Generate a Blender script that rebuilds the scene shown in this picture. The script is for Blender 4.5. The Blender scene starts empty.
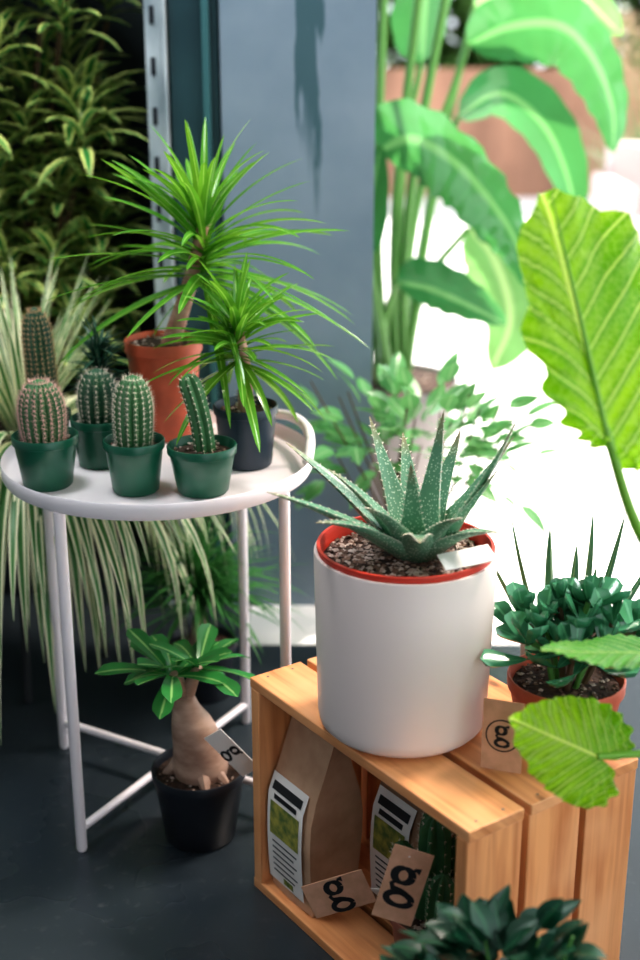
import bpy, math, random
from mathutils import Vector as V, Matrix
R=random.Random(11)
pi=math.pi
UP=V((0,0,1))
# ---------------------------------------------------------------- materials
def newmat(name):
    m=bpy.data.materials.new(name); m.use_nodes=True
    nt=m.node_tree; nt.nodes.clear()
    return m,nt
def N(nt,t,**k):
    n=nt.nodes.new(t)
    for a,b in k.items(): setattr(n,a,b)
    return n
def mth(nt,op,a,b=None,c=None):
    n=N(nt,'ShaderNodeMath',operation=op)
    for i,x in enumerate((a,b,c)):
        if x is None: continue
        if isinstance(x,(int,float)): n.inputs[i].default_value=x
        else: nt.links.new(x,n.inputs[i])
    return n.outputs[0]
def mixc(nt,f,a,b):
    n=N(nt,'ShaderNodeMix',data_type='RGBA')
    if isinstance(f,(int,float)): n.inputs[0].default_value=f
    else: nt.links.new(f,n.inputs[0])
    for i,x in ((6,a),(7,b)):
        if isinstance(x,tuple): n.inputs[i].default_value=(*x[:3],1)
        else: nt.links.new(x,n.inputs[i])
    return n.outputs[2]
def ramp(nt,f,lo,hi):
    n=N(nt,'ShaderNodeMapRange'); n.clamp=True
    nt.links.new(f,n.inputs[0]); n.inputs[1].default_value=lo; n.inputs[2].default_value=hi
    return n.outputs[0]
def noise(nt,scale,stretch=None,coord='Object',detail=4):
    tc=N(nt,'ShaderNodeTexCoord'); n=N(nt,'ShaderNodeTexNoise'); n.inputs['Scale'].default_value=scale; n.inputs['Detail'].default_value=detail
    if stretch:
        mp=N(nt,'ShaderNodeMapping'); mp.inputs['Scale'].default_value=stretch
        nt.links.new(tc.outputs[coord],mp.inputs[0]); nt.links.new(mp.outputs[0],n.inputs['Vector'])
    else: nt.links.new(tc.outputs[coord],n.inputs['Vector'])
    return n.outputs['Fac']
def finish(m,nt,col,rough,trans=0,tcol=None,metal=0,bump=None,bs=.3,bd=.002,coat=0):
    p=N(nt,'ShaderNodeBsdfPrincipled'); o=N(nt,'ShaderNodeOutputMaterial')
    if isinstance(col,tuple): p.inputs['Base Color'].default_value=(*col[:3],1)
    else: nt.links.new(col,p.inputs['Base Color'])
    if isinstance(rough,(int,float)): p.inputs['Roughness'].default_value=rough
    else: nt.links.new(rough,p.inputs['Roughness'])
    p.inputs['Metallic'].default_value=metal
    p.inputs['Coat Weight'].default_value=coat
    if bump is not None:
        b=N(nt,'ShaderNodeBump'); b.inputs['Strength'].default_value=bs; b.inputs['Distance'].default_value=bd
        nt.links.new(bump,b.inputs['Height']); nt.links.new(b.outputs[0],p.inputs['Normal'])
    if trans>0:
        t=N(nt,'ShaderNodeBsdfTranslucent'); ms=N(nt,'ShaderNodeMixShader'); ms.inputs[0].default_value=trans
        if tcol is None: tcol=col
        if isinstance(tcol,tuple): t.inputs[0].default_value=(*tcol[:3],1)
        else: nt.links.new(tcol,t.inputs[0])
        nt.links.new(p.outputs[0],ms.inputs[1]); nt.links.new(t.outputs[0],ms.inputs[2]); nt.links.new(ms.outputs[0],o.inputs[0])
    else: nt.links.new(p.outputs[0],o.inputs[0])
    return m
def MAT(name,c1,rough=.5,c2=None,scale=8,stretch=None,lo=.35,hi=.65,metal=0,bs=0,bd=.002,coat=0,trans=0):
    m,nt=newmat(name)
    col=c1; f=None
    if c2 is not None or bs>0: f=noise(nt,scale,stretch)
    if c2 is not None: col=mixc(nt,ramp(nt,f,lo,hi),c1,c2)
    return finish(m,nt,col,rough,metal=metal,bump=f if bs>0 else None,bs=bs,bd=bd,coat=coat,trans=trans)
def LEAF(name,c1,c2,kind='plain',trans=.3,rough=.38,tc=None,var=.6):
    m,nt=newmat(name)
    uv=N(nt,'ShaderNodeUVMap'); sp=N(nt,'ShaderNodeSeparateXYZ'); nt.links.new(uv.outputs[0],sp.inputs[0])
    a=mth(nt,'ABSOLUTE',mth(nt,'MULTIPLY_ADD',sp.outputs[0],2.0,-1.0))
    bump=None
    nz=noise(nt,9)
    dark=tuple(x*var for x in c1)
    base=mixc(nt,ramp(nt,nz,.35,.65),dark,c1)
    if kind=='plain':
        col=mixc(nt,ramp(nt,a,.16,.05),base,c2)
    elif kind=='edge':
        col=mixc(nt,ramp(nt,a,.45,.62),base,c2)
    elif kind=='spots':
        tc_=N(nt,'ShaderNodeTexCoord'); vo=N(nt,'ShaderNodeTexVoronoi'); vo.inputs['Scale'].default_value=300
        nt.links.new(tc_.outputs['Object'],vo.inputs['Vector'])
        spot=ramp(nt,vo.outputs['Distance'],.34,.22)
        tipc=mixc(nt,ramp(nt,sp.outputs[1],.78,1.0),base,(.34,.26,.14))
        col=mixc(nt,mth(nt,'MULTIPLY',spot,.7),tipc,c2)
        col=mixc(nt,mth(nt,'MULTIPLY',ramp(nt,a,.93,.99),.6),col,c2)
    elif kind=='ear':
        ax=mth(nt,'ABSOLUTE',sp.outputs[0])
        mid=ramp(nt,ax,.020,.008)
        w=mth(nt,'MULTIPLY_ADD',ax,-.95,sp.outputs[1])
        w=mth(nt,'MULTIPLY_ADD',mth(nt,'MULTIPLY',ax,ax),.5,w)
        fr=mth(nt,'ABSOLUTE',mth(nt,'SUBTRACT',mth(nt,'FRACT',mth(nt,'MULTIPLY',w,8.0)),.5))
        sv=ramp(nt,fr,.07,.02)
        vo=N(nt,'ShaderNodeTexVoronoi',feature='DISTANCE_TO_EDGE'); vo.inputs['Scale'].default_value=30
        nt.links.new(uv.outputs[0],vo.inputs['Vector'])
        fine=mth(nt,'MULTIPLY',ramp(nt,vo.outputs['Distance'],.08,.01),.3)
        veins=mth(nt,'MAXIMUM',mth(nt,'MAXIMUM',mid,sv),fine)
        c1b=mixc(nt,ramp(nt,noise(nt,6),.38,.62),c1,tuple(x*y for x,y in zip(c1,(.45,.68,.5))))
        shade=mixc(nt,ramp(nt,fr,.0,.40),tuple(x*y for x,y in zip(c1,(.30,.55,.5))),c1b)
        col=mixc(nt,veins,shade,c2)
        bump=mth(nt,'MULTIPLY',veins,-1.0)
    else: col=base
    tcol=col
    if tc: tcol=mixc(nt,.4,col,tc)
    return finish(m,nt,col,rough,trans=trans,tcol=tcol,bump=bump,bs=.5,bd=.001)

def WOOD():
    m,nt=newmat('pine_wood')
    uv=N(nt,'ShaderNodeUVMap'); mp=N(nt,'ShaderNodeMapping'); mp.inputs['Scale'].default_value=(3.5,60,1)
    nt.links.new(uv.outputs[0],mp.inputs[0])
    n=N(nt,'ShaderNodeTexNoise'); n.inputs['Scale'].default_value=1.0; n.inputs['Detail'].default_value=5; n.inputs['Distortion'].default_value=.6
    nt.links.new(mp.outputs[0],n.inputs['Vector'])
    n2=N(nt,'ShaderNodeTexNoise'); n2.inputs['Scale'].default_value=9
    nt.links.new(uv.outputs[0],n2.inputs['Vector'])
    vo=N(nt,'ShaderNodeTexVoronoi'); mp2=N(nt,'ShaderNodeMapping'); mp2.inputs['Scale'].default_value=(7,14,1)
    nt.links.new(uv.outputs[0],mp2.inputs[0]); nt.links.new(mp2.outputs[0],vo.inputs['Vector']); vo.inputs['Scale'].default_value=1
    c=mixc(nt,ramp(nt,n.outputs['Fac'],.35,.68),(.86,.385,.155),(.54,.18,.058))
    c=mixc(nt,mth(nt,'MULTIPLY',ramp(nt,n2.outputs['Fac'],.35,.8),.8),c,(.92,.48,.24))
    c=mixc(nt,mth(nt,'MULTIPLY',ramp(nt,vo.outputs['Distance'],.10,.04),.85),c,(.18,.065,.025))
    return finish(m,nt,c,.45,bump=n.outputs['Fac'],bs=.25,bd=.001)

wood=WOOD()
white_cer=MAT('white_ceramic',(.88,.74,.70),.40,coat=.1)
red_plast=MAT('red_plastic',(.56,.045,.025),.4)
terra=MAT('terracotta',(.58,.11,.05),.5,(.44,.085,.038),30)
green_plast=MAT('green_plastic',(.008,.085,.048),.3)
blue_plast=MAT('slate_plastic',(.02,.035,.055),.4)
black_plast=MAT('black_plastic',(.010,.013,.020),.4)
grey_plast=MAT('grey_planter',(.22,.2,.19),.6)
white_metal=MAT('white_metal',(.90,.82,.84),.32)
kraft=MAT('kraft_paper',(.68,.42,.27),.75,(.55,.32,.20),25,bs=.3)
kraft_tag=MAT('kraft_tag',(.76,.42,.28),.8,(.64,.35,.22),60)
paper=MAT('white_paper',(.88,.82,.78),.7)
ink=MAT('black_ink',(.012,.012,.014),.6)
ink_green=MAT('green_ink',(.10,.16,.04),.6,(.45,.40,.08),80)
dark_foil=MAT('brown_paper',(.42,.24,.14),.6,(.28,.15,.09),20,bs=.4)
soil=MAT('soil',(.025,.013,.009),.9,(.07,.035,.022),160,bs=1,bd=.004)
pebA=MAT('pebble_light',(.60,.48,.42),.8,(.34,.24,.19),90)
pebB=MAT('pebble_dark',(.11,.06,.045),.8,(.22,.13,.09),90)
spineW=MAT('spine_pale',(.80,.70,.58),.6)
spineR=MAT('spine_pink',(.72,.46,.40),.6)
cactG=MAT('cactus_green',(.028,.12,.042),.5,(.05,.165,.055),40)
cactD=MAT('cactus_dark',(.015,.07,.04),.5,(.03,.11,.05),40)
bark=MAT('caudex_bark',(.64,.43,.33),.55,(.30,.17,.12),16,(1,1,2.2),bs=.5)
trunkP=MAT('pachy_trunk',(.40,.18,.13),.7,(.55,.34,.26),60,bs=.5)
stemG=MAT('green_stem',(.10,.26,.06),.45)
stemB=MAT('brown_stem',(.10,.06,.03),.7)
aloeM=LEAF('aloe_leaf',(.145,.335,.205),(.68,.80,.62),'spots',.10,.32,var=.7)
pachyM=LEAF('pachypodium_leaf',(.085,.31,.03),(.36,.60,.14),'plain',.36,.2,tc=(.40,.76,.06))
dracM=LEAF('dracaena_leaf',(.045,.24,.06),(.64,.70,.24),'edge',.25,.3)
spidM=LEAF('spider_leaf',(.08,.27,.07),(.95,.92,.66),'edge',.28,.4)
grassM=LEAF('grass_leaf',(.08,.30,.08),(.2,.45,.15),'plain',.3,.4)
caudM=LEAF('desert_rose_leaf',(.06,.33,.08),(.32,.60,.20),'plain',.25,.2)
jadeM=LEAF('jade_leaf',(.085,.33,.17),(.12,.38,.2),'plain',.10,.14,var=.6)
snakeM=LEAF('snake_leaf',(.08,.26,.12),(.3,.45,.2),'plain',.1,.35)
shrubM=LEAF('dark_shrub_leaf',(.008,.070,.034),(.02,.12,.05),'plain',.08,.38)
earM=LEAF('elephant_ear_leaf',(.42,.76,.015),(.74,.96,.20),'ear',.60,.27)
ear2M=LEAF('elephant_ear_dark',(.16,.48,.06),(.45,.70,.2),'ear',.4,.22)
bopM=LEAF('bird_leaf',(.045,.22,.09),(.25,.50,.22),'plain',.34,.10,tc=(.2,.6,.12),var=.7)
bopL=LEAF('bird_leaf_pale',(.14,.36,.14),(.45,.62,.3),'plain',.42,.2,tc=(.42,.75,.2))
ficM=LEAF('shrub_leaf',(.14,.40,.15),(.3,.5,.25),'plain',.45,.25,tc=(.35,.72,.25))
hedM=LEAF('hedge_leaf',(.10,.22,.05),(.2,.3,.1),'plain',.35,.5)
plumeM=LEAF('plume',(.60,.44,.30),(.65,.5,.35),'plain',.4,.7)

# ---------------------------------------------------------------- mesh builder
class MB:
    def __init__(s,name): s.name=name; s.v=[];s.f=[];s.m=[];s.uv=[];s.mats=[]
    def mi(s,mat):
        if mat not in s.mats: s.mats.append(mat)
        return s.mats.index(mat)
    def add(s,vs,fs,mat,uv=None):
        o=len(s.v); k=s.mi(mat)
        s.v+=[tuple(p) for p in vs]
        for f in fs:
            s.f.append([i+o for i in f]); s.m.append(k)
            s.uv.append([uv[i] for i in f] if uv else [(0,0)]*len(f))
    def build(s,loc=(0,0,0),weld=False,bevel=0,ang=38):
        L=V(loc)
        me=bpy.data.meshes.new(s.name)
        me.from_pydata([V(p)-L for p in s.v],[],s.f)
        for m in s.mats: me.materials.append(m)
        me.polygons.foreach_set('material_index',s.m)
        me.polygons.foreach_set('use_smooth',[True]*len(s.f))
        ul=me.uv_layers.new(name='UVMap')
        flat=[]
        for u in s.uv:
            for a in u: flat+= [a[0],a[1]]
        ul.data.foreach_set('uv',flat)
        me.update()
        if weld:
            import bmesh
            bm=bmesh.new(); bm.from_mesh(me); bmesh.ops.remove_doubles(bm,verts=bm.verts,dist=1e-5); bm.to_mesh(me); bm.free()
        try: me.set_sharp_from_angle(angle=math.radians(ang))
        except Exception: pass
        ob=bpy.data.objects.new(s.name,me); bpy.context.scene.collection.objects.link(ob); ob.location=L
        if bevel:
            b=ob.modifiers.new('Bevel','BEVEL'); b.width=bevel; b.segments=2; b.limit_method='ANGLE'
        return ob
    def revolve(s,cx,cy,prof,mat,segs=40):
        vs=[];fs=[];n=len(prof)
        for i in range(segs):
            a=2*pi*i/segs
            for r,z in prof: 
                r=max(r,1e-4); vs.append((cx+r*math.cos(a),cy+r*math.sin(a),z))
        for i in range(segs):
            j=(i+1)%segs
            for k in range(n-1): fs.append((i*n+k,j*n+k,j*n+k+1,i*n+k+1))
        s.add(vs,fs,mat)
    def box(s,o,ax,ay,az,mat):
        """o corner, ax long axis (grain), ay, az full edge vectors"""
        o,ax,ay,az=V(o),V(ax),V(ay),V(az); ru=R.random()*5; rv=R.random()*5
        la,lb,lc=ax.length,ay.length,az.length
        def q(p,a,b,ua,ub,flip=False):
            vs=[p,p+a,p+a+b,p+b]; uv=[(ru,rv),(ru+ua[0],rv+ua[1]),(ru+ua[0]+ub[0],rv+ua[1]+ub[1]),(ru+ub[0],rv+ub[1])]
            f=(0,3,2,1) if flip else (0,1,2,3)
            s.add(vs,[f],mat,uv)
        fl=ax.cross(ay).dot(az)<0
        q(o,ax,ay,(la,0),(0,lb),not fl); q(o+az,ax,ay,(la,0),(0,lb),fl)
        q(o,ax,az,(la,0),(0,lc),fl); q(o+ay,ax,az,(la,0),(0,lc),not fl)
        q(o,ay,az,(0,lb),(.02,lc),not fl); q(o+ax,ay,az,(0,lb),(.02,lc),fl)
    def cbox(s,c,sx,sy,sz,mat):
        s.box((c[0]-sx/2,c[1]-sy/2,c[2]-sz/2),(sx,0,0),(0,sy,0),(0,0,sz),mat)
    def tube(s,pts,rad,mat,segs=8,ribs=0,amp=0,cap=True):
        pts=[V(p) for p in pts]; n=len(pts)
        if isinstance(rad,(int,float)): rad=[rad]*n
        T=[(pts[min(i+1,n-1)]-pts[max(i-1,0)]).normalized() for i in range(n)]
        a=T[0].orthogonal().normalized(); rings=[];vs=[];fs=[]
        for i in range(n):
            a=(a-T[i]*a.dot(T[i])).normalized(); b=T[i].cross(a)
            for k in range(segs):
                th=2*pi*k/segs; r=rad[i]*(1+amp*math.cos(ribs*th)) if ribs else rad[i]
                vs.append(pts[i]+(a*math.cos(th)+b*math.sin(th))*r)
            rings.append((a.copy(),b.copy(),T[i]))
        for i in range(n-1):
            for k in range(segs):
                k2=(k+1)%segs; fs.append((i*segs+k,i*segs+k2,(i+1)*segs+k2,(i+1)*segs+k))
        if cap:
            fs.append(tuple(range(segs))[::-1]); fs.append(tuple((n-1)*segs+k for k in range(segs)))
        s.add(vs,fs,mat); return rings
    def leaf(s,pts,hw,side,mat,fold=.25,wave=0):
        pts=[V(p) for p in pts]; n=len(pts); vs=[];uv=[];fs=[]
        side=V(side).normalized(); J=(-1,-.5,0,.5,1)
        for i,p in enumerate(pts):
            t=(pts[min(i+1,n-1)]-pts[max(i-1,0)]).normalized()
            sd=side-t*side.dot(t)
            if sd.length<1e-3: sd=t.orthogonal()
            sd.normalize(); side=sd; nn=sd.cross(t)
            if i==0: ns=1 if nn.z>=-.2 else -1
            nn=nn*ns
            w=hw[i]
            for j in J:
                wv=wave*w*math.sin(i*1.9+j)*abs(j)
                vs.append(p+sd*(w*j)+nn*(fold*w*abs(j)+wv)); uv.append(((j+1)/2,i/(n-1)))
        for i in range(n-1):
            for j in range(4): a=i*5+j; fs.append((a,a+1,a+6,a+5))
        s.add(vs,fs,mat,uv)
    def fleshy(s,pts,hw,side,mat,thick=.4,segs=10,teeth=None):
        pts=[V(p) for p in pts]; n=len(pts); vs=[];uv=[];fs=[]; side=V(side).normalized(); ns=None
        for i,p in enumerate(pts):
            t=(pts[min(i+1,n-1)]-pts[max(i-1,0)]).normalized()
            sd=side-t*side.dot(t)
            if sd.length<1e-3: sd=t.orthogonal()
            sd.normalize(); side=sd; nn=sd.cross(t)
            if ns is None: ns=1 if nn.z>=-.2 else -1
            nn=nn*ns; w=hw[i]
            for k in range(segs):
                ph=2*pi*k/segs; x=math.cos(ph); y=math.sin(ph)
                yy= y*thick*w*.35+ .28*w*x*x if y>0 else y*thick*w*1.1+.28*w*x*x
                vs.append(p+sd*(w*x)+nn*yy); uv.append(((x+1)/2,i/(n-1)))
            if teeth and 0<i<n-1:
                for sg in (-1,1):
                    b=p+sd*(w*sg*.97)+nn*(.28*w)
                    s.add([b-t*.0013,b+t*.0013,b+nn*.001,b+sd*(sg*.0035)+t*.002],[(0,1,3),(1,2,3),(2,0,3)],teeth)
        for i in range(n-1):
            for k in range(segs):
                k2=(k+1)%segs; fs.append((i*segs+k,i*segs+k2,(i+1)*segs+k2,(i+1)*segs+k))
        fs.append(tuple(range(segs))[::-1]); fs.append(tuple((n-1)*segs+k for k in range(segs)))
        s.add(vs,fs,mat,uv)
    def rleaf(s,base,az,el,L,W,droop,mat,shape='lance',n=8,fold=.25,roll=0,fleshy=0,wave=0):
        p=V(base); pts=[p.copy()]; e=el
        for i in range(n-1):
            d=V((math.cos(az)*math.cos(e),math.sin(az)*math.cos(e),math.sin(e)))
            p=p+d*(L/(n-1))
            if p.z<.006: p.z=.006
            pts.append(p.copy()); e=max(e-droop/(n-1),-1.45)
        side=V((-math.sin(az),math.cos(az),0)); 
        if roll:
            d0=(pts[1]-pts[0]).normalized(); side=Matrix.Rotation(roll,3,d0)@side
        hw=[W*SH[shape](i/(n-1)) for i in range(n)]
        if fleshy: s.fleshy(pts,hw,side,mat,fleshy,8)
        else: s.leaf(pts,hw,side,mat,fold,wave)
        return pts
    def pebble(s,c,r,mat):
        a=[V((r*(.7+.6*R.random()),0,0)),V((0,r*(.7+.6*R.random()),0)),V((0,0,r*.6))]
        q=Matrix.Rotation(R.random()*6,3,'Z')@Matrix.Rotation(R.random()-.5,3,'X'); a=[q@x for x in a]; c=V(c)
        s.add([c+a[0],c+a[1],c-a[0],c-a[1],c+a[2],c-a[2]],[(0,1,4),(1,2,4),(2,3,4),(3,0,4),(1,0,5),(2,1,5),(3,2,5),(0,3,5)],mat)
    def soil(s,cx,cy,z,r,n=60,pr=.003,light=.4):
        s.revolve(cx,cy,[(0,z+.004),(r*.5,z+.003),(r,z)],soil,24)
        for i in range(n):
            a=R.random()*6.283; q=r*math.sqrt(R.random())*.96
            s.pebble((cx+q*math.cos(a),cy+q*math.sin(a),z+.003),pr*(.5+R.random()),pebA if R.random()<light else pebB)
    def pot(s,cx,cy,z,rt,rb,h,mat,lip=.012,lw=.003,n=60,pr=.003,light=.4,sd=.012):
        th=.0025
        s.revolve(cx,cy,[(0,z),(rb-.003,z),(rb,z+.003),(rt-lw,z+h-lip),(rt-.0005,z+h-lip+.001),(rt,z+h-.002),(rt-.001,z+h),(rt-th,z+h),(rt-th-.001,z+h-.002),(rt-lw-th-.002,z+h-sd-.004)],mat)
        s.soil(cx,cy,z+h-sd,rt-lw-th-.001,n,pr,light)
    def spine(s,p,d,L,mat,w=.0005):
        p=V(p); d=V(d).normalized(); a=d.orthogonal().normalized()*w; b=d.cross(a)
        s.add([p+a,p-a*.5+b*.87,p-a*.5-b*.87,p+d*L],[(0,1,3),(1,2,3),(2,0,3)],mat)
    def cactus(s,base,top,prof,ribs,mat,spm,nh=10,ns=6,sl=.006,amp=.12,bend=0,sw=.0005):
        base,top=V(base),V(top); n=18; ax=top-base; pts=[];rad=[]
        sidev=V((ax.z,0,-ax.x)).normalized()
        for i in range(n):
            t=i/(n-1); pts.append(base+ax*t+sidev*(bend*math.sin(pi*t))); rad.append(max(prof(t),.0006))
        rings=s.tube(pts,rad,mat,ribs*6,ribs,amp)
        for h in range(nh):
            t=(h+.5)/nh*.985; fi=t*(n-1); i=int(fi); fr=fi-i; i2=min(i+1,n-1)
            p=pts[i].lerp(pts[i2],fr); r=rad[i]*(1-fr)+rad[i2]*fr; a,b,T=rings[i]
            sl_=(rad[i2]-rad[i])/max((pts[i2]-pts[i]).length,1e-5) if i2>i else 0
            for k in range(ribs):
                th=2*pi*k/ribs; o=a*math.cos(th)+b*math.sin(th); tg=T.cross(o)
                q=p+o*r*(1+amp); nrm=(o-T*sl_*.8).normalized()
                for m in range(ns):
                    g=2*pi*m/ns+R.random()*.6
                    d=nrm*.55+(tg*math.cos(g)+T*math.sin(g))*.85
                    s.spine(q,d,sl*(.7+.6*R.random()),spm,sw)
                s.spine(q,nrm+T*.3,sl*1.3,spm,sw)
    def card(s,c,xa,ya,w,h,mat,glyph=True,ring=False,th=.0012,gs=1.35):
        c=V(c); xa=V(xa).normalized(); ya=V(ya); ya=(ya-xa*ya.dot(xa)).normalized(); nz=xa.cross(ya)
        s.box(c-xa*w/2-ya*h/2-nz*th/2,xa*w,ya*h,nz*th,mat)
        def P(x,y,sg): return c+xa*(x*sg)+ya*y+nz*(sg*(th/2+.0003))
        for sg in (1,-1):
            def strip(pts,ws):
                vs=[];n=len(pts)
                for i,(x,y) in enumerate(pts):
                    x0,y0=pts[max(i-1,0)];x1,y1=pts[min(i+1,n-1)]; dx,dy=x1-x0,y1-y0; l=math.hypot(dx,dy) or 1
                    nx,ny=-dy/l*ws[i]/2,dx/l*ws[i]/2
                    vs+=[P(x+nx,y+ny,sg),P(x-nx,y-ny,sg)]
                s.add(vs,[(2*i,2*i+1,2*i+3,2*i+2) for i in range(n-1)],ink)
            def ell(cx,cy,rx,ry,w1,w2):
                k=25; strip([(cx+rx*math.cos(2*pi*i/(k-1)),cy+ry*math.sin(2*pi*i/(k-1))) for i in range(k)],[w2+(w1-w2)*abs(math.cos(2*pi*i/(k-1))) for i in range(k)])
            if glyph:
                u=min(w,h)*.5
                if ring: ell(0,0,u*.8,u*.8,u*.07,u*.07); u*=.8
                else: u*=gs
                ell(-.08*u,.33*u,.28*u,.25*u,.26*u,.12*u)
                ell(0,-.48*u,.40*u,.22*u,.22*u,.14*u)
                strip([(-.25*u,.12*u),(-.36*u,-.02*u),(-.28*u,-.16*u),(0,-.2*u),(.22*u,-.26*u)],[.07*u,.16*u,.18*u,.18*u,.14*u])
                strip([(.12*u,.5*u),(.25*u,.62*u),(.40*u,.60*u)],[.07*u,.12*u,.22*u])
    def bush(s,c,rad,n,L,W,mat,shape='ovate',stem=None,root=None,sr=.002,droop=.5,fleshy=0,nst=10,core=.35):
        c=V(c)
        if stem and root is not None:
            root=V(root)
            for i in range(nst):
                a=R.random()*6.283; f=.7*math.sqrt(R.random()); t=c+V((rad[0]*f*math.cos(a),rad[1]*f*math.sin(a),rad[2]*R.uniform(0,.8)))
                s.tube([root,root.lerp(t,.5)+V((R.uniform(-1,1),R.uniform(-1,1),0))*rad[0]*.1,t],[sr*1.6,sr*1.2,sr*.7],stem,6)
        for i in range(n):
            z=R.uniform(-.6,1); a=R.random()*6.283; q=math.sqrt(max(0,1-z*z)); f=R.uniform(core,.85)
            p=c+V((rad[0]*q*math.cos(a)*f,rad[1]*q*math.sin(a)*f,rad[2]*z*f))
            s.rleaf(p,a+R.uniform(-.6,.6),z*.9+R.uniform(-.3,.4),L*R.uniform(.7,1.25),W*R.uniform(.8,1.2),droop*R.random(),mat,shape,6,.2,R.uniform(-.5,.5),fleshy)
SH={'lance':lambda t:max(.02,math.sin(pi*min(1,(t*.93+.05)))**.75),
    'linear':lambda t:max(.02,min(1,.45+t*1.6)*(max(0,1-t)**.45)),
    'strap':lambda t:max(.03,min(1,.45+t*2)*(1-t**3)),
    'obov':lambda t:max(.04,(t**.8)*(1.0 if t<.72 else math.sqrt(max(0,1-((t-.72)/.28)**2)))+.08*(1-t)),
    'ovate':lambda t:max(.03,math.sin(pi*t**.75)**.8),
    'paddle':lambda t:max(.03,math.sin(pi*min(1,t**.75))**.6),
    'blade':lambda t:max(.02,(.75+.8*t)*(1-t)**.8 if t<1 else .02)}
def bez(a,b,c,n=10):
    a,b,c=V(a),V(b),V(c); return [a*(1-t)**2+b*2*t*(1-t)+c*t*t for t in [i/(n-1) for i in range(n)]]
def cr(pts,m=5):
    pts=[V(p) for p in pts]; P=[pts[0]*2-pts[1]]+pts+[pts[-1]*2-pts[-2]]; out=[]
    for i in range(1,len(P)-2):
        for k in range(m):
            t=k/m; a,b,c,d=P[i-1:i+3]
            out.append(.5*((2*b)+(c-a)*t+(2*a-5*b+4*c-d)*t*t+(3*b-a-3*c+d)*t**3))
    out.append(pts[-1]); return out

# ---------------------------------------------------------------- room shell
def slab(name,x0,x1,y0,y1,z0,z1,mat):
    b=MB(name); b.box((x0,y0,z0),(x1-x0,0,0),(0,y1-y0,0),(0,0,z1-z0),mat); return b.build(((x0+x1)/2,(y0+y1)/2,z0))
m,nt=newmat('dark_concrete')
f1=noise(nt,2.2); f2=noise(nt,60)
c=mixc(nt,ramp(nt,f1,.3,.7),(.018,.026,.034),(.038,.049,.058)); c=mixc(nt,mth(nt,'MULTIPLY',ramp(nt,f2,.6,.75),.3),c,(.10,.11,.12))
floorM=finish(m,nt,c,ramp(nt,f1,.0,1.6),bump=f2,bs=.1,bd=.001)
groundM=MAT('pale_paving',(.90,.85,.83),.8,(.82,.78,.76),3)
slab('floor',-1.6,3.0,-1.6,2.27,-.08,0,floorM)
slab('floor',-1.6,-.14,2.271,3.0,-.08,0,floorM)
slab('ground_and_sunlit_sill',-.139,6.5,2.271,13,-.08,0,groundM)  # pale paving carried inside the doorway to imitate the sunlit floor patch
m,nt=newmat('blue_grey_plaster')
f=noise(nt,1.0,(85,85,9)); f3=noise(nt,6)
c=mixc(nt,ramp(nt,f3,.3,.7),(.13,.185,.24),(.19,.245,.30))
tc=N(nt,'ShaderNodeTexCoord'); sp=N(nt,'ShaderNodeSeparateXYZ'); nt.links.new(tc.outputs['Object'],sp.inputs[0])
xm=ramp(nt,mth(nt,'ABSOLUTE',mth(nt,'ADD',sp.outputs[0],-.020)),.052,.015)
f4=noise(nt,1.0,(60,60,.5))
hm=ramp(nt,mth(nt,'ADD',sp.outputs[2],mth(nt,'MULTIPLY',f4,.9)),1.30,1.42)
drip=ramp(nt,mth(nt,'MULTIPLY',mth(nt,'ADD',f,.08),xm),.44,.52)
c=mixc(nt,mth(nt,'MULTIPLY',mth(nt,'MULTIPLY',drip,hm),.85),c,(.02,.07,.085))
colM=finish(m,nt,c,.4,bump=f3,bs=.2,bd=.003)
slab('wall_column',-.175,.098,2.45,2.62,0,2.6,colM)
frameM=MAT('dark_teal_frame',(.010,.038,.048),.4,(.02,.06,.07),6)
dkw=MAT('dark_interior',(.008,.015,.019),.6,(.014,.026,.028),3)  # near-black colour stands in for the dark interior behind the plants
slab('dark_backdrop',-1.6,-.14,2.93,3.0,0,2.6,dkw)
slab('sun_blocking_return',-.18,-.14,2.621,2.929,0,2.6,dkw)  # added behind the column to keep sun patches off the left side
pw=MAT('wall_paint',(.24,.27,.29),.7,(.20,.24,.26),3)
slab('wall_left',-1.68,-1.601,-1.6,3.0,0.0,2.6,pw)
slab('fill_blocking_wall',-1.68,.45,-1.7,-1.601,0.0,2.6,pw)  # unseen, added behind the camera to cut the flat front fill
b=MB('window_frame')
b.cbox((-.222,2.52,1.3),.085,.12,2.6,frameM)
b.cbox((-.200,2.452,1.3),.012,.02,2.6,MAT('frame_teal_light',(.04,.12,.13),.3))
galv=MAT('galvanised_metal',(.66,.72,.76),.35,(.30,.36,.40),14,(1,1,.5),metal=.3)
b.cbox((-.287,2.46,1.3),.036,.03,2.6,galv); b.cbox((-.270,2.44,1.3),.004,.02,2.6,galv)
for k in range(30): b.cbox((-.292,2.444,.1+k*.085),.008,.003,.03,black_plast)
b.build((-.24,2.5,0))
slab('sun_blocking_ceiling',-1.68,1.9,-1.7,3.70,2.61,2.7,MAT('ceiling_paint',(.5,.5,.5),.8))  # unseen, run out past the doorway to keep the sun off the interior

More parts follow.
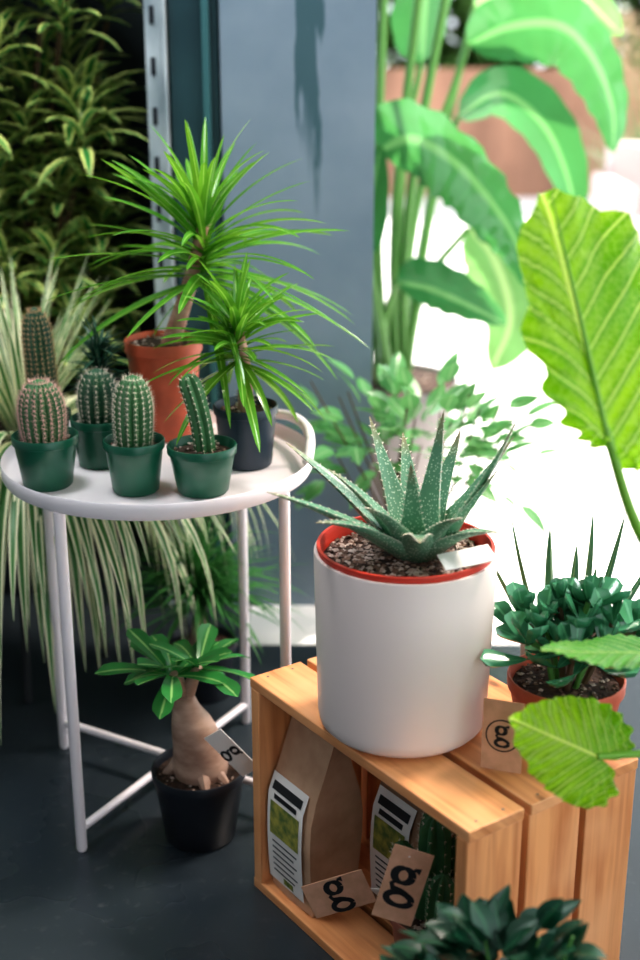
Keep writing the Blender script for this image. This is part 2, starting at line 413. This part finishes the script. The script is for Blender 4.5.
# fence, hedge, outdoor things
fm=MAT('fence_wood',(.42,.22,.14),.7,(.24,.125,.08),1.2,(2,1,1))
b=MB('fence')
for i in range(40): b.cbox((-1.5+i*.205,9.0+.006*(i%2),.41),.203,.03,.82,fm)
for z in (.2,.7): b.cbox((2.6,9.05,z),8.2,.05,.09,fm)
b.build((2.6,9,0))
b=MB('hedge')
for i in range(4600):
    p=V((R.uniform(-1.2,4.4),R.uniform(9.5,10.3),R.uniform(.4,2.7)))
    b.rleaf(p,R.random()*6.28,R.uniform(-.5,1),.26,.085,.6,hedM,'ovate',4)
for i in range(14): b.tube([(-1+i*.4,9.9,0),(-1+i*.4+.05,9.9,.8),(-1+i*.4,9.85,2.2)],[.03,.025,.01],stemB,6)
b.build((1.2,9.9,0))
b=MB('pampas_grass'); px_=1.78
for i in range(260):
    a=R.random()*6.28; b.rleaf((px_+R.uniform(-.1,.1),6.9,0.0),a,R.uniform(1.1,1.5),R.uniform(.6,.95),.005,R.uniform(.6,1.4),grassM,'strap',7)
for i in range(18):
    t=V((px_+R.uniform(-.3,.35),6.9+R.uniform(-.2,.2),R.uniform(.95,1.35)));
    b.tube([(px_,6.9,0),t],.005,stemG,5)
    for k in range(60): b.rleaf(t-UP*.35*R.random(),R.random()*6.28,R.uniform(.2,1.3),.11,.005,1,plumeM,'lance',4)
b.build((px_,6.9,0))
b=MB('outdoor_armchair'); cw=MAT('pale_cushion',(.62,.50,.48),.8)
b.cbox((1.34,4.9,.36),.52,.5,.12,cw); b.cbox((1.34,5.13,.52),.52,.1,.32,cw)
for sx in (-.28,.28): b.cbox((1.34+sx,4.9,.42),.06,.52,.3,cw)
for sx in (-.25,.25):
    for sy in (-.22,.22): b.cbox((1.34+sx,4.9+sy,.15),.035,.035,.30,fm)
b.build((1.34,4.9,0),weld=True,bevel=.015)

# ---------------------------------------------------------------- bird of paradise
b=MB('bird_of_paradise_plant')
bx,by=.16,3.1
b.pot(bx,by,0,.17,.13,.30,grey_plast,lip=.03,lw=.006,n=80,pr=.006)
def bopleaf(stem,path,hw,side,mat,n=5,fold=.18,sp='paddle'):
    b.tube(cr(stem,4),[.014-.007*i/(len(stem)*4-4+.01) for i in range(len(stem)*4-3)],stemG,8)
    pts=cr(path,6); k=len(pts)
    b.leaf(pts,[hw*SH[sp](i/(k-1)) for i in range(k)],side,mat,fold,.05)
z0=.28
bopleaf([(.15,3.1,z0),(.12,3.06,.6),(.13,3.0,.84)],[(.13,3.0,.84),(.20,2.96,.87),(.29,2.90,.825),(.37,2.86,.74),(.42,2.83,.66),(.445,2.82,.57)],.135,(-.35,-.45,.85),bopM,fold=-.12)
bopleaf([(.19,3.1,z0),(.22,3.1,.7),(.33,3.12,1.06)],[(.33,3.12,1.06),(.42,3.08,1.10),(.52,3.03,1.10),(.59,3.0,1.03),(.63,2.97,.93),(.635,2.96,.84)],.105,(-.2,-.5,.8),bopM,fold=-.12)
bopleaf([(.2,3.12,z0),(.26,3.2,.7),(.36,3.3,1.14)],[(.36,3.3,1.14),(.46,3.3,1.20),(.58,3.28,1.18),(.70,3.25,1.08)],.10,(-.2,-.5,.8),bopL,fold=-.1)
bopleaf([(.2,3.12,z0),(.26,3.15,.7),(.32,3.2,.90)],[(.32,3.2,.90),(.42,3.22,.95),(.52,3.2,.88),(.58,3.18,.76),(.60,3.16,.66)],.075,(-.2,-.5,.8),bopM)
bopleaf([(.15,3.08,z0),(.15,3.03,.45),(.17,2.95,.56)],[(.17,2.95,.56),(.24,2.92,.55),(.32,2.9,.52),(.41,2.88,.48)],.085,(.0,-.6,.7),bopM)
bopleaf([(.2,3.1,z0),(.24,3.08,.52),(.34,3.08,.66)],[(.34,3.08,.66),(.40,3.06,.59),(.44,3.04,.46),(.40,3.02,.34)],.11,(.8,-.6,0),bopL)
bopleaf([(.14,3.12,z0),(.13,3.12,.8),(.14,3.12,1.2)],[(.14,3.12,1.2),(.15,3.1,1.35),(.20,3.06,1.5),(.3,3.0,1.55)],.09,(.4,-.9,0),bopM)
bopleaf([(.17,3.12,z0),(.19,3.15,.8),(.23,3.16,1.02)],[(.23,3.16,1.02),(.24,3.2,1.16),(.26,3.25,1.32)],.09,(.7,-.8,0),bopM)
bopleaf([(.17,3.05,z0),(.13,3.0,.5),(.10,2.95,.62)],[(.10,2.95,.62),(.11,2.93,.74),(.13,2.92,.86)],.05,(.8,-.5,0),bopM)
for dx in (-.03,.0,.04,.07): b.tube(cr([(bx+dx*.6,by,.28),(bx+dx-.03,by-.04,.7),(bx+dx*2.2-.02,by-.05,1.3)],4),.010,stemG,8)
b.build((bx,by,0))

b=MB('ficus_shrub'); fx,fy=.17,2.30
b.pot(fx,fy,0,.085,.065,.16,terra,n=50,pr=.004)
b.bush((fx,fy-.02,.37),(.28,.12,.19),170,.062,.017,ficM,'ovate',stem=stemB,root=(fx,fy,.15),nst=20,core=.3)
b.build((fx,fy,0))

# ---------------------------------------------------------------- left background foliage
b=MB('dracaena_plant')
dx,dy=-.64,2.62
b.pot(dx,dy,0,.16,.12,.28,black_plast,lip=.02,n=40,pr=.006)
for i in range(165):
    t=V((R.uniform(-.98,-.41),R.uniform(2.46,2.76),R.uniform(.40,1.32)))
    if i%4==0: b.tube(cr([(dx+R.uniform(-.08,.08),dy,.26),(dx+(t.x-dx)*.5,dy,.26+(t.z-.26)*.5),t],4),.006,stemB,6)
    ta=R.random()*6.28
    nl=15
    for k in range(nl):
        f=k/nl; b.rleaf(t+UP*(.07*f),k*2.4+ta,.15+1.0*f+R.uniform(-.15,.15),R.uniform(.10,.145),.012,R.uniform(.7,1.3),dracM,'lance',6,.25)
b.build((dx,dy,0))
b=MB('spider_plant'); sx,sy=-.50,2.17
blk=MAT('black_metal',(.02,.022,.025),.5)
b.revolve(sx,sy,[(0,.335),(.11,.335),(.113,.338),(.113,.352),(.11,.355),(0,.355)],blk)
for k in range(3):
    a=k*2.094+.5; b.tube([(sx+.09*math.cos(a),sy+.09*math.sin(a),.34),(sx+.12*math.cos(a),sy+.12*math.sin(a),0)],.007,blk,8)
b.pot(sx,sy,.356,.085,.065,.11,black_plast)
for i in range(80):
    a=R.random()*6.28
    b.rleaf((sx+.03*math.cos(a),sy+.03*math.sin(a),.45),a,R.uniform(1.1,1.5),R.uniform(.22,.34),.0065,R.uniform(.2,.9),spidM,'strap',12,.3)
for i in range(300):
    a=R.random()*6.28; el=R.uniform(-.3,.6); L=R.uniform(.36,.60)
    if math.sin(a)>.3: L*=.6
    if math.cos(a)>.2: L*=.85
    b.rleaf((sx+.06*math.cos(a),sy+.06*math.sin(a),.45),a,el,L,.0098,R.uniform(1.3,2.4),spidM,'strap',14,.22)
b.build((sx,sy,0))
b=MB('ponytail_palm'); gx,gy=-.205,2.085
b.pot(gx,gy,0,.062,.05,.10,black_plast)
b.tube([(gx,gy,.09),(gx,gy,.12),(gx,gy,.16)],[.022,.016,.01],bark,10)
for i in range(300):
    a=R.random()*6.28; b.rleaf((gx,gy,.15+.06*R.random()),a,R.uniform(.25,1.5),R.uniform(.12,.23)*(1 if math.sin(a)<.5 else .8),.0034,R.uniform(.4,1.6),grassM,'strap',9,.3)
b.build((gx,gy,0))

# ---------------------------------------------------------------- tray table
TX,TY,TZ=-.2285,1.795,.520
b=MB('round_tray_table')
TR=.2185
b.revolve(TX,TY,[(0,TZ-.004),(TR-.0135,TZ-.004),(TR-.0055,TZ+.000),(TR-.0025,TZ+.012),(TR-.001,TZ+.014),(TR,TZ+.012),(TR,TZ-.003),(TR-.0035,TZ-.009),(TR-.03,TZ-.011),(0,TZ-.011)][::-1],white_metal,96)
legs=[]
for adeg in (239,151,60,329):
    a=math.radians(adeg); legs.append((TX+(TR-.008)*math.cos(a),TY+(TR-.008)*math.sin(a)))
for x,y in legs: b.tube([(x,y,TZ-.009),(x,y,.004),(x,y,0)],[.0078,.0078,.006],white_metal,14)
for i,j in ((0,2),(1,3)):
    b.tube([(legs[i][0],legs[i][1],.035+.012*(i)),(legs[j][0],legs[j][1],.035+.012*(i))],.006,white_metal,12)
hp=[]
for k in range(21):
    t=k/20; a=math.radians(-10+62*t); hp.append((TX+(TR-.004)*math.cos(a),TY+(TR-.004)*math.sin(a),TZ+.010+.026*math.sin(pi*t)**.5))
b.tube(hp,.0075,white_metal,12)
b.build((TX,TY,0),ang=50)

Z=TZ-.0005-.0035
def cp(name,x,y,rt,rb,h,mat,fn,**k):
    b=MB(name); b.pot(x,y,Z,rt,rb,h,mat,**k); fn(b); b.build((x,y,Z))
def sphereprof(r,p=.5): return lambda t:r*(max(0,1-(2*t-1)**2 if t>.5 else 1-(.55*(2*t-1))**2))**p
cp('column_cactus',-.394,1.838,.037,.028,.066,green_plast,lambda b:b.cactus((-.392,1.835,.575),(-.399,1.835,.733),lambda t:.0185*(1 if t<.7 else math.sqrt(max(0,1-((t-.7)/.3)**2))),16,cactD,MAT('spine_tan',(.50,.34,.19),.6),22,6,.006,.1))
cp('pincushion_cactus',-.368,1.705,.0445,.033,.072,green_plast,lambda b:b.cactus((-.368,1.70,.577),(-.370,1.70,.665),sphereprof(.0275),18,cactG,spineR,14,7,.0065,.1,sw=.0005))
cp('barrel_cactus',-.310,1.795,.0400,.031,.070,green_plast,lambda b:b.cactus((-.310,1.795,.575),(-.310,1.795,.655),sphereprof(.0245),14,cactD,spineW,11,5,.006,.12,sw=.0004))
cp('golden_cactus',-.246,1.683,.041,.031,.072,green_plast,lambda b:b.cactus((-.246,1.683,.577),(-.244,1.683,.675),sphereprof(.0235,.42),15,cactG,spineW,14,6,.0055,.1,sw=.0004))
cp('torch_cactus',-.156,1.680,.0465,.034,.066,green_plast,lambda b:b.cactus((-.152,1.680,.572),(-.174,1.680,.678),lambda t:.0125*(1 if t<.85 else math.sqrt(max(0,1-((t-.85)/.15)**2))),8,cactG,spineW,13,4,.004,.16,bend=.004,sw=.0004),light=.3)
cactM2=LEAF('dark_rosette_leaf',(.03,.13,.08),(.3,.4,.3),'plain',.1,.4)
def spiky(b):
    for i in range(130):
        b.rleaf((-.320,1.885,.60+.07*R.random()),R.random()*6.28,R.uniform(-.2,1.4),R.uniform(.035,.055),.0028,.3,cactM2,'lance',5,.4)
cp('spiky_succulent',-.320,1.883,.037,.029,.072,green_plast,spiky)

def pachy(b,base,crown,r0,n,L,W,e0=-.25,hspan=.05):
    base,crown=V(base),V(crown)
    pts=cr([base,base.lerp(crown,.5)+V((.004,0,0)),crown],6); k=len(pts)
    rad=[r0*(1-.45*i/(k-1)) for i in range(k)]
    b.tube(pts,rad,trunkP,12)
    for i in range(110):
        j=R.randrange(k-1); a=R.random()*6.28; d=V((math.cos(a),math.sin(a),.3)); b.spine(pts[j].lerp(pts[j+1],R.random())+d*rad[j]*.9,d,.008,spineW,.0006)
    for i in range(n):
        f=i/n; a=i*2.39996+R.uniform(-.25,.25)
        el=e0+(1.35-e0)*f+R.uniform(-.2,.2)
        b.rleaf(crown-UP*(hspan*(1-f)),a,el,L*R.uniform(.75,1.08)*(1-.42*f),W*R.uniform(.8,1.15),R.uniform(.3,.95),pachyM,'linear',12,.3,R.uniform(-.5,.5))
b=MB('pachypodium_plant'); b.pot(-.232,1.932,Z,.058,.040,.150,terra,lip=.018,n=60,sd=.008)
pachy(b,(-.228,1.932,.64),(-.166,1.912,.835),.015,84,.275,.0098,-.30,.085); b.build((-.232,1.932,Z))
b=MB('pachypodium_plant'); b.pot(-.104,1.795,Z,.0455,.036,.088,blue_plast,n=50)
pachy(b,(-.104,1.795,.59),(-.112,1.78,.722),.012,68,.166,.0086,-.40,.060); b.build((-.104,1.795,Z))

# ---------------------------------------------------------------- desert rose (caudex plant)
b=MB('desert_rose_plant'); qx,qy=-.172,1.655
b.pot(qx,qy,0,.067,.050,.112,black_plast,lip=.014,n=70,light=.3)
b.tube(cr([(qx+.004,qy,.09),(qx+.002,qy,.125),(qx-.003,qy,.16),(qx-.013,qy,.195),(qx-.018,qy,.225)],4),[.034,.037,.039,.040,.039,.037,.0355,.034,.033,.0315,.0295,.0265,.023,.020,.018,.016,.014],bark,20)
for d in ((.03,-.02),(-.035,.0),(.01,-.035)):
    b.tube([(qx+d[0]*.5,qy+d[1]*.5,.13),(qx+d[0],qy+d[1],.108),(qx+d[0]*1.4,qy+d[1]*1.4,.098)],[.015,.010,.005],bark,8)
tips=[V((qx-.03,qy-.01,.262)),V((qx+.004,qy,.268)),V((qx-.03,qy+.02,.25))]
for t in tips: b.tube([(qx-.017,qy,.215),t],[.012,.007],bark,10)
for ti,t in enumerate(tips):
    for i in range(9):
        b.rleaf(t-UP*.004,i*2.4+ti*1.1,R.uniform(.05,.9),R.uniform(.075,.110),.0175,R.uniform(.2,.8),caudM,'obov',10,.22,R.uniform(-.3,.3))
b.card((-.120,1.595,.168),(.62,.1,-.78),(.72,-.2,.60),.082,.030,paper,True)
b.build((qx,qy,0))

# ---------------------------------------------------------------- crate
C0=V((-.090,1.533,0)); e1=V((.577,-.817,0)).normalized(); e2=V((.817,.577,0)).normalized(); CL=.424
def K(s_,w,z): return C0+e1*s_+e2*w+UP*z
b=MB('wooden_crate'); T=.014; bw=.0785; gp=.0102; H=.315
ws=[0,bw+gp,2*(bw+gp)]; W3=3*bw+2*gp
for w in ws:
    b.box(K(0,w,H-T),e1*CL,e2*bw,UP*T,wood); b.box(K(0,w,0),e1*CL,e2*bw,UP*T,wood)
    for s_ in (0.002,CL-.020): b.box(K(s_,w,T),UP*(H-2*T),e2*bw,e1*.018,wood)
hh=(H-2*T-2*gp)/3
for k in range(3): b.box(K(.02,W3-T,T+k*(hh+gp)),e1*(CL-.04),e2*T,UP*hh,wood)
for s_ in (.020,CL-.042):
    b.box(K(s_,W3-T-.022,T),UP*(H-2*T),e2*.02,e1*.022,wood)
nail=MAT('nail',(.25,.22,.2),.4,metal=.9)
for w in ws:
    for q in (.02,.058):
        for s_ in (.012,CL-.012):
            p=K(s_,w+q,H+.0003); b.revolve(p.x,p.y,[(0,H+.0006),(.0018,H+.0002)],nail,8)
b.build(C0,weld=True,bevel=.0015)

def bag(name,s0,w0,wd,dp,h,mat,label,lean=0):
    b=MB(name); xs=e1; vs=[];fs=[]
    c=K(s0,w0,.0145); rows=8
    for i in range(rows+1):
        t=i/rows; z=h*t; d=dp*(1-max(0,(t-.55)/.45)**1.1)*.5+.002; d0=d*(1+.25*math.sin(pi*min(1,t*1.2)))
        cc=c+UP*z+e2*(lean*t)
        for x,y in ((-.5,-1),(-.25,-1.06),(0,-1.1),(.25,-1.06),(.5,-1),(.5-.04*t,0),(.5,1),(0,1.1),(-.5,1),(-.5+.04*t,0)):
            vs.append(cc+xs*(wd*x)+e2*(d0*y))
    k=10
    for i in range(rows):
        for j in range(k): fs.append((i*k+j,i*k+(j+1)%k,(i+1)*k+(j+1)%k,(i+1)*k+j))
    fs.append(tuple(range(k))[::-1]); fs.append(tuple(rows*k+j for j in range(k)))
    b.add(vs,fs,mat)
    b.box(c+UP*(h-.012)+e2*(lean-.006)-xs*wd*.49,xs*wd*.98,e2*.011,UP*.016,mat)
    if label:
        def quad(x0,x1,z0,z1,off,m):
            def pp(x,z):
                t=z/h; dd=(dp*(1-max(0,(t-.55)/.45)**1.1)*.5+.002)*(1+.25*math.sin(pi*min(1,t*1.2)))*1.1
                return c+UP*z+e2*(lean*t-dd-off)+xs*x*label
            vs=[];f=[];nn=7
            for i in range(nn):
                z=z0+(z1-z0)*i/(nn-1); vs+=[pp(x0,z),pp(x1,z)]
            for i in range(nn-1): f.append((2*i,2*i+1,2*i+3,2*i+2))
            b.add(vs,f,m)
        quad(-.050,.038,.016,.172,.0004,paper)
        quad(-.042,.030,.088,.136,.0009,ink_green)
        quad(-.042,.030,.152,.163,.0009,ink)
        quad(-.034,.022,.141,.148,.0009,ink)
        for q in range(6): quad(-.036,.018+.008*(q%2),.032+.009*q,.0345+.009*q,.0009,ink)
        quad(-.012,.012,.020,.029,.0009,ink_green)
    b.build(c)
bag('kraft_paper_bag',.072,.048,.094,.062,.268,kraft,.9,.010)
bag('kraft_paper_bag',.177,.135,.092,.06,.258,dark_foil,.85,.01)

b=MB('potted_cactus'); pc=K(.283,.075,.0145)
b.pot(pc.x,pc.y,pc.z,.052,.040,.088,MAT('dark_terracotta',(.28,.085,.055),.6))
for (ox,oy,hh_,r) in ((0,0,.15,.017),(.026,.008,.12,.015),(-.026,.010,.105,.014),(.006,-.026,.09,.013),(.0,.03,.13,.014)):
    b.cactus((pc.x+ox*.8,pc.y+oy*.8,pc.z+.07),(pc.x+ox*1.5,pc.y+oy*1.3,pc.z+.07+hh_),lambda t,r=r:r*(1 if t<.75 else math.sqrt(max(0,1-((t-.75)/.25)**2))),7,cactG,spineW,9,3,.004,.2)
t1=K(.212,-.012,.118); t2=K(.335,-.014,.204)
b.card(t1,V((.90,-.15,.42)),V((-.40,.1,.9)),.080,.046,kraft_tag,True)
b.card(t2,V((.95,-.12,-.26)),V((.26,.1,.95)),.046,.090,kraft_tag,True,gs=1.55)
b.tube([t1+V((.026,-.004,.012)),pc+UP*.11,pc+V((0,0,.13))],.0008,paper,5)
b.tube([t2+V((.006,.0,.037)),pc+UP*.16],.0008,paper,5)
b.build(pc)

# ---------------------------------------------------------------- aloe in white pot
b=MB('potted_aloe'); ax_,ay_,az_=.098,1.420,H+.0005
PH=.222
b.revolve(ax_,ay_,[(0,az_),(.082,az_),(.092,az_+.003),(.0985,az_+.010),(.1005,az_+.022),(.1055,az_+PH-.003),(.1050,az_+PH),(.1015,az_+PH),(.1005,az_+PH-.004),(.0995,az_+PH-.05)],white_cer,96)
b.revolve(ax_,ay_,[(.1003,az_+PH-.002),(.1023,az_+PH+.004),(.1018,az_+PH+.007),(.0983,az_+PH+.007),(.0963,az_+PH),(.095,az_+PH-.03)],red_plast,96)
b.soil(ax_,ay_,az_+PH-.012,.097,1000,.0034,.5)
AB=V((ax_+.014,ay_+.0,az_+PH-.010))
def aleaf(tip,sag,w):
    tip=V(tip); base=AB; d=tip-base; h=V((d.x,d.y,0)); hl=h.length
    base=base+h.normalized()*.008
    ctrl=base.lerp(tip,.45)+UP*sag
    n=18; pts=bez(base,ctrl,tip,n)
    hw=[w*(1.0+.22*math.sin(pi*min(1,i/(n-1)*2.0))) * (1-(i/(n-1))**1.35)**.9+.0006 for i in range(n)]
    sd=UP.cross(h) if hl>.01 else V((1,0,0))
    b.fleshy(pts,hw,sd,aloeM,.42,12,teeth=spineW)
al=[((-.058,1.36,.628),.018,.0185),((-.040,1.50,.640),.012,.018),((-.005,1.345,.598),.028,.018),((.058,1.50,.672),-.008,.0185),
((.140,1.45,.694),-.012,.020),((.216,1.385,.708),-.030,.020),((.222,1.46,.660),-.008,.0185),((.192,1.330,.592),.026,.0185),
((.105,1.305,.590),.034,.0195),((.165,1.50,.655),.0,.018),((.100,1.39,.650),.004,.0165),
((.198,1.385,.650),-.006,.018),((.01,1.43,.630),.022,.018),((.10,1.54,.64),.01,.017),((.150,1.325,.610),.026,.018),((.048,1.345,.615),.026,.0175)]
for t,sg,w in al: aleaf(t,sg,w)
b.card((.162,1.360,az_+PH+.014),(1,.25,.12),(-.25,1,.25),.060,.030,paper,False)
b.build((ax_,ay_,az_))

# ---------------------------------------------------------------- jade plant on crate
b=MB('potted_jade_plant'); jx,jy,jz=.285,1.384,H+.0005
b.pot(jx,jy,jz,.068,.052,.080,terra,lip=.016,n=160,light=.4)
for i in range(16):
    a=i*2.4; f=math.sqrt((i+.5)/16); top=V((jx+.006+.076*f*math.cos(a),jy+.062*f*math.sin(a),jz+.172-.052*f+R.uniform(-.012,.018)))
    b.tube(cr([(jx+.02*math.cos(a)*f,jy+.02*math.sin(a)*f,jz+.065),V((jx,jy,jz+.07)).lerp(top,.55)+UP*.008,top],3),.0036,stemB if i%2 else stemG,7)
    for lv,(dz,el,L) in enumerate(((-.024,.15,.050),(-.007,.50,.052),(.0,.95,.038))):
        a0=R.random()*3
        for k in range(2): b.rleaf(top+UP*dz,a0+k*pi+lv*1.4,el+R.uniform(-.2,.3),L*R.uniform(.85,1.12),.0175 if lv<2 else .011,-.35,jadeM,'obov',10,fleshy=.30,roll=R.uniform(-.4,.4))
b.card((.203,1.310,jz+.0425),(.93,-.36,.02),(.03,.10,1),.046,.083,kraft_tag,True,True)
b.build((jx,jy,jz))

b=MB('snake_plant'); nx,ny=.325,1.585
b.revolve(nx,ny,[(0,0),(.048,0),(.050,.002),(.062,.36),(.059,.36),(.058,.34)],grey_plast,40); b.soil(nx,ny,.345,.058,60)
for (ox,oy,az,el,L) in ((-.035,0,3.1,1.25,.18),(-.02,.01,2,1.4,.15),(.0,0,1,1.45,.13),(.015,0,.3,1.48,.18),(.03,.01,.2,1.3,.175),(.035,-.02,0,1.05,.16),(-.04,-.01,3.3,1.0,.16),(.01,-.03,5,1.3,.13)):
    b.rleaf((nx+ox,ny+oy,.345),az,el,L,.010,-.12,snakeM,'blade',9,fleshy=.5)
b.build((nx,ny,0))

# ---------------------------------------------------------------- elephant ear plant
b=MB('elephant_ear_plant'); ex,ey=.66,1.36
b.pot(ex,ey,0,.13,.10,.22,terra,lip=.03,lw=.006,n=80,pr=.005)
KD=[(0,1.0),(12,.86),(30,.70),(55,.575),(80,.52),(105,.50),(130,.49),(150,.43),(165,.30),(176,.10),(180,.05)]
KLf=[(0,1.0),(7,.97),(14,.84),(22,.69),(33,.54),(48,.39),(70,.25),(100,.16),(130,.11),(155,.07),(180,.03)]
KRt=[(0,1.0),(8,.98),(20,.93),(35,.84),(50,.74),(70,.62),(95,.50),(120,.38),(145,.27),(165,.14),(180,.04)]
def ear(base,tip,sl,sr,mat,bulge=.06,ns=60,nr=16,kl=KD,kr=KD,rf=.0):
    base,tip=V(base),V(tip); yv=(tip-base).normalized(); L=(tip-base).length
    sl=V(sl).normalized(); sr=V(sr).normalized(); nn=sr.cross(yv).normalized()
    def rr(d,keys):
        for (a,x),(c,y) in zip(keys,keys[1:]):
            if d<=c: t=(d-a)/(c-a); return x+(y-x)*t
        return .05
    vs=[];uv=[];fs=[]; m=2*ns+1
    for k in range(m):
        dg=-180+360*k/(m-1); th=math.radians(dg); kk=kl if dg<0 else kr
        r0=(rr(max(0,abs(dg)-4),kk)+rr(abs(dg),kk)+rr(min(180,abs(dg)+4),kk))/3*(1+.016*math.sin(abs(dg)*.62))
        for q in range(nr+1):
            r=r0*q/nr; x=r*math.sin(th); y=r*math.cos(th)
            wv=(y-.95*abs(x)+.5*x*x)*8.0; quilt=.024*abs(math.sin(pi*wv))*min(1,abs(x)*8)
            sv=(sr if x>=0 else sl)
            p=base+yv*(y*L)+sv*(abs(x)*L)+nn*L*(quilt-bulge*(r/max(.3,r0))**2*.5+rf*math.sin(abs(dg)*.31)*(q/nr)**3+.02*math.sin(y*9)*(q/nr)**3)
            vs.append(p); uv.append((x,y))
    for k in range(m-1):
        for q in range(nr): a=k*(nr+1)+q; fs.append((a,a+1,a+nr+2,a+nr+1))
    b.add(vs,fs,mat,uv)
def stem(pts,r0,r1):
    p=cr(pts,6); k=len(p); b.tube(p,[r0+(r1-r0)*i/(k-1) for i in range(k)],earStem,10)
earStem=MAT('ear_stem',(.22,.48,.05),.35,trans=.2)
B1=V((.268,1.20,.748)); T1=V((.214,1.26,.962))
ear(B1,T1,(-.66,-.66,.06),(.86,.48,.10),earM,.16,kl=KLf,kr=KRt,rf=.04)
stem([(ex-.02,ey-.02,.21),(.50,1.28,.38),(.36,1.215,.57),(.305,1.20,.65),B1],.009,.0045)
stem([B1,B1.lerp(T1,.5)+V((0,-.004,0)),T1],.0036,.0008)
B2=V((.276,1.165,.418)); T2=V((.186,1.150,.470))
ear(B2,T2,(-.35,-.55,-.62),(.40,.55,.72),earM,.18,rf=.05)
stem([(ex-.03,ey-.04,.21),(.52,1.25,.33),(.38,1.19,.405),B2],.007,.0035)
B3=V((.34,1.22,.504)); T3=V((.218,1.20,.519))
ear(B3,T3,(.05,-.93,.20),(-.05,.93,-.16),ear2M,.05)
stem([(ex-.03,ey-.02,.21),(.55,1.3,.42),(.43,1.235,.49),B3],.007,.0035)
B4=V((.72,1.45,.75)); T4=V((.80,1.35,.52))
ear(B4,T4,(-.8,-.5,0),(.8,.5,0),earM,.10); stem([(ex,ey,.21),(.69,1.42,.5),B4],.009,.004)
b.build((ex,ey,0))

# ---------------------------------------------------------------- dark shrub in front
b=MB('potted_peperomia'); hx,hy=.165,1.030
b.pot(hx,hy,0,.072,.055,.13,black_plast)
b.bush((hx,hy,.232),(.110,.080,.104),270,.036,.0125,shrubM,'ovate',stem=stemG,root=(hx,hy,.12),nst=14,droop=.9,core=.4)
b.build((hx,hy,0))

# ---------------------------------------------------------------- light
w=bpy.data.worlds.new('World'); bpy.context.scene.world=w; w.use_nodes=True
nt=w.node_tree; bg=nt.nodes['Background']; bg.inputs[0].default_value=(.86,.93,1,1); bg.inputs[1].default_value=2.0
def light(name,typ,loc,d,en,col,**k):
    l=bpy.data.lights.new(name,typ); l.energy=en; l.color=col
    for a,c_ in k.items(): setattr(l,a,c_)
    o=bpy.data.objects.new(name,l); o.location=loc; o.rotation_euler=V(d).to_track_quat('-Z','Y').to_euler(); bpy.context.scene.collection.objects.link(o)
light('sun','SUN',(3,6,6),(-.36,-.44,-.82),11,(1,.93,.86),angle=math.radians(1.5))
light('fill_light','AREA',(1.2,2.2,2.3),(-.5,-.32,-1),62,(1,.88,.78),shape='RECTANGLE',size=.4,size_y=.4)  # unseen warm fill, added from the right to lift the pots and crate
light('fill_light','AREA',(-.6,1.7,2.4),(-.03,.35,-1),24,(.92,.97,1),shape='RECTANGLE',size=.5,size_y=.5)  # unseen cool fill, added to brighten the foliage on the left

cam=bpy.data.cameras.new('camera'); co=bpy.data.objects.new('camera',cam); bpy.context.scene.collection.objects.link(co)
co.location=(0,0,1.11); co.rotation_euler=(math.radians(90-19),0,0)
cam.sensor_fit='VERTICAL'; cam.sensor_height=36; cam.sensor_width=24; cam.lens=50
cam.dof.use_dof=True; cam.dof.focus_distance=1.64; cam.dof.aperture_fstop=2.5
bpy.context.scene.camera=co
vs_=bpy.context.scene.view_settings
vs_.view_transform='Standard'
try: vs_.look='Medium High Contrast'
except Exception as e: print('look',e)
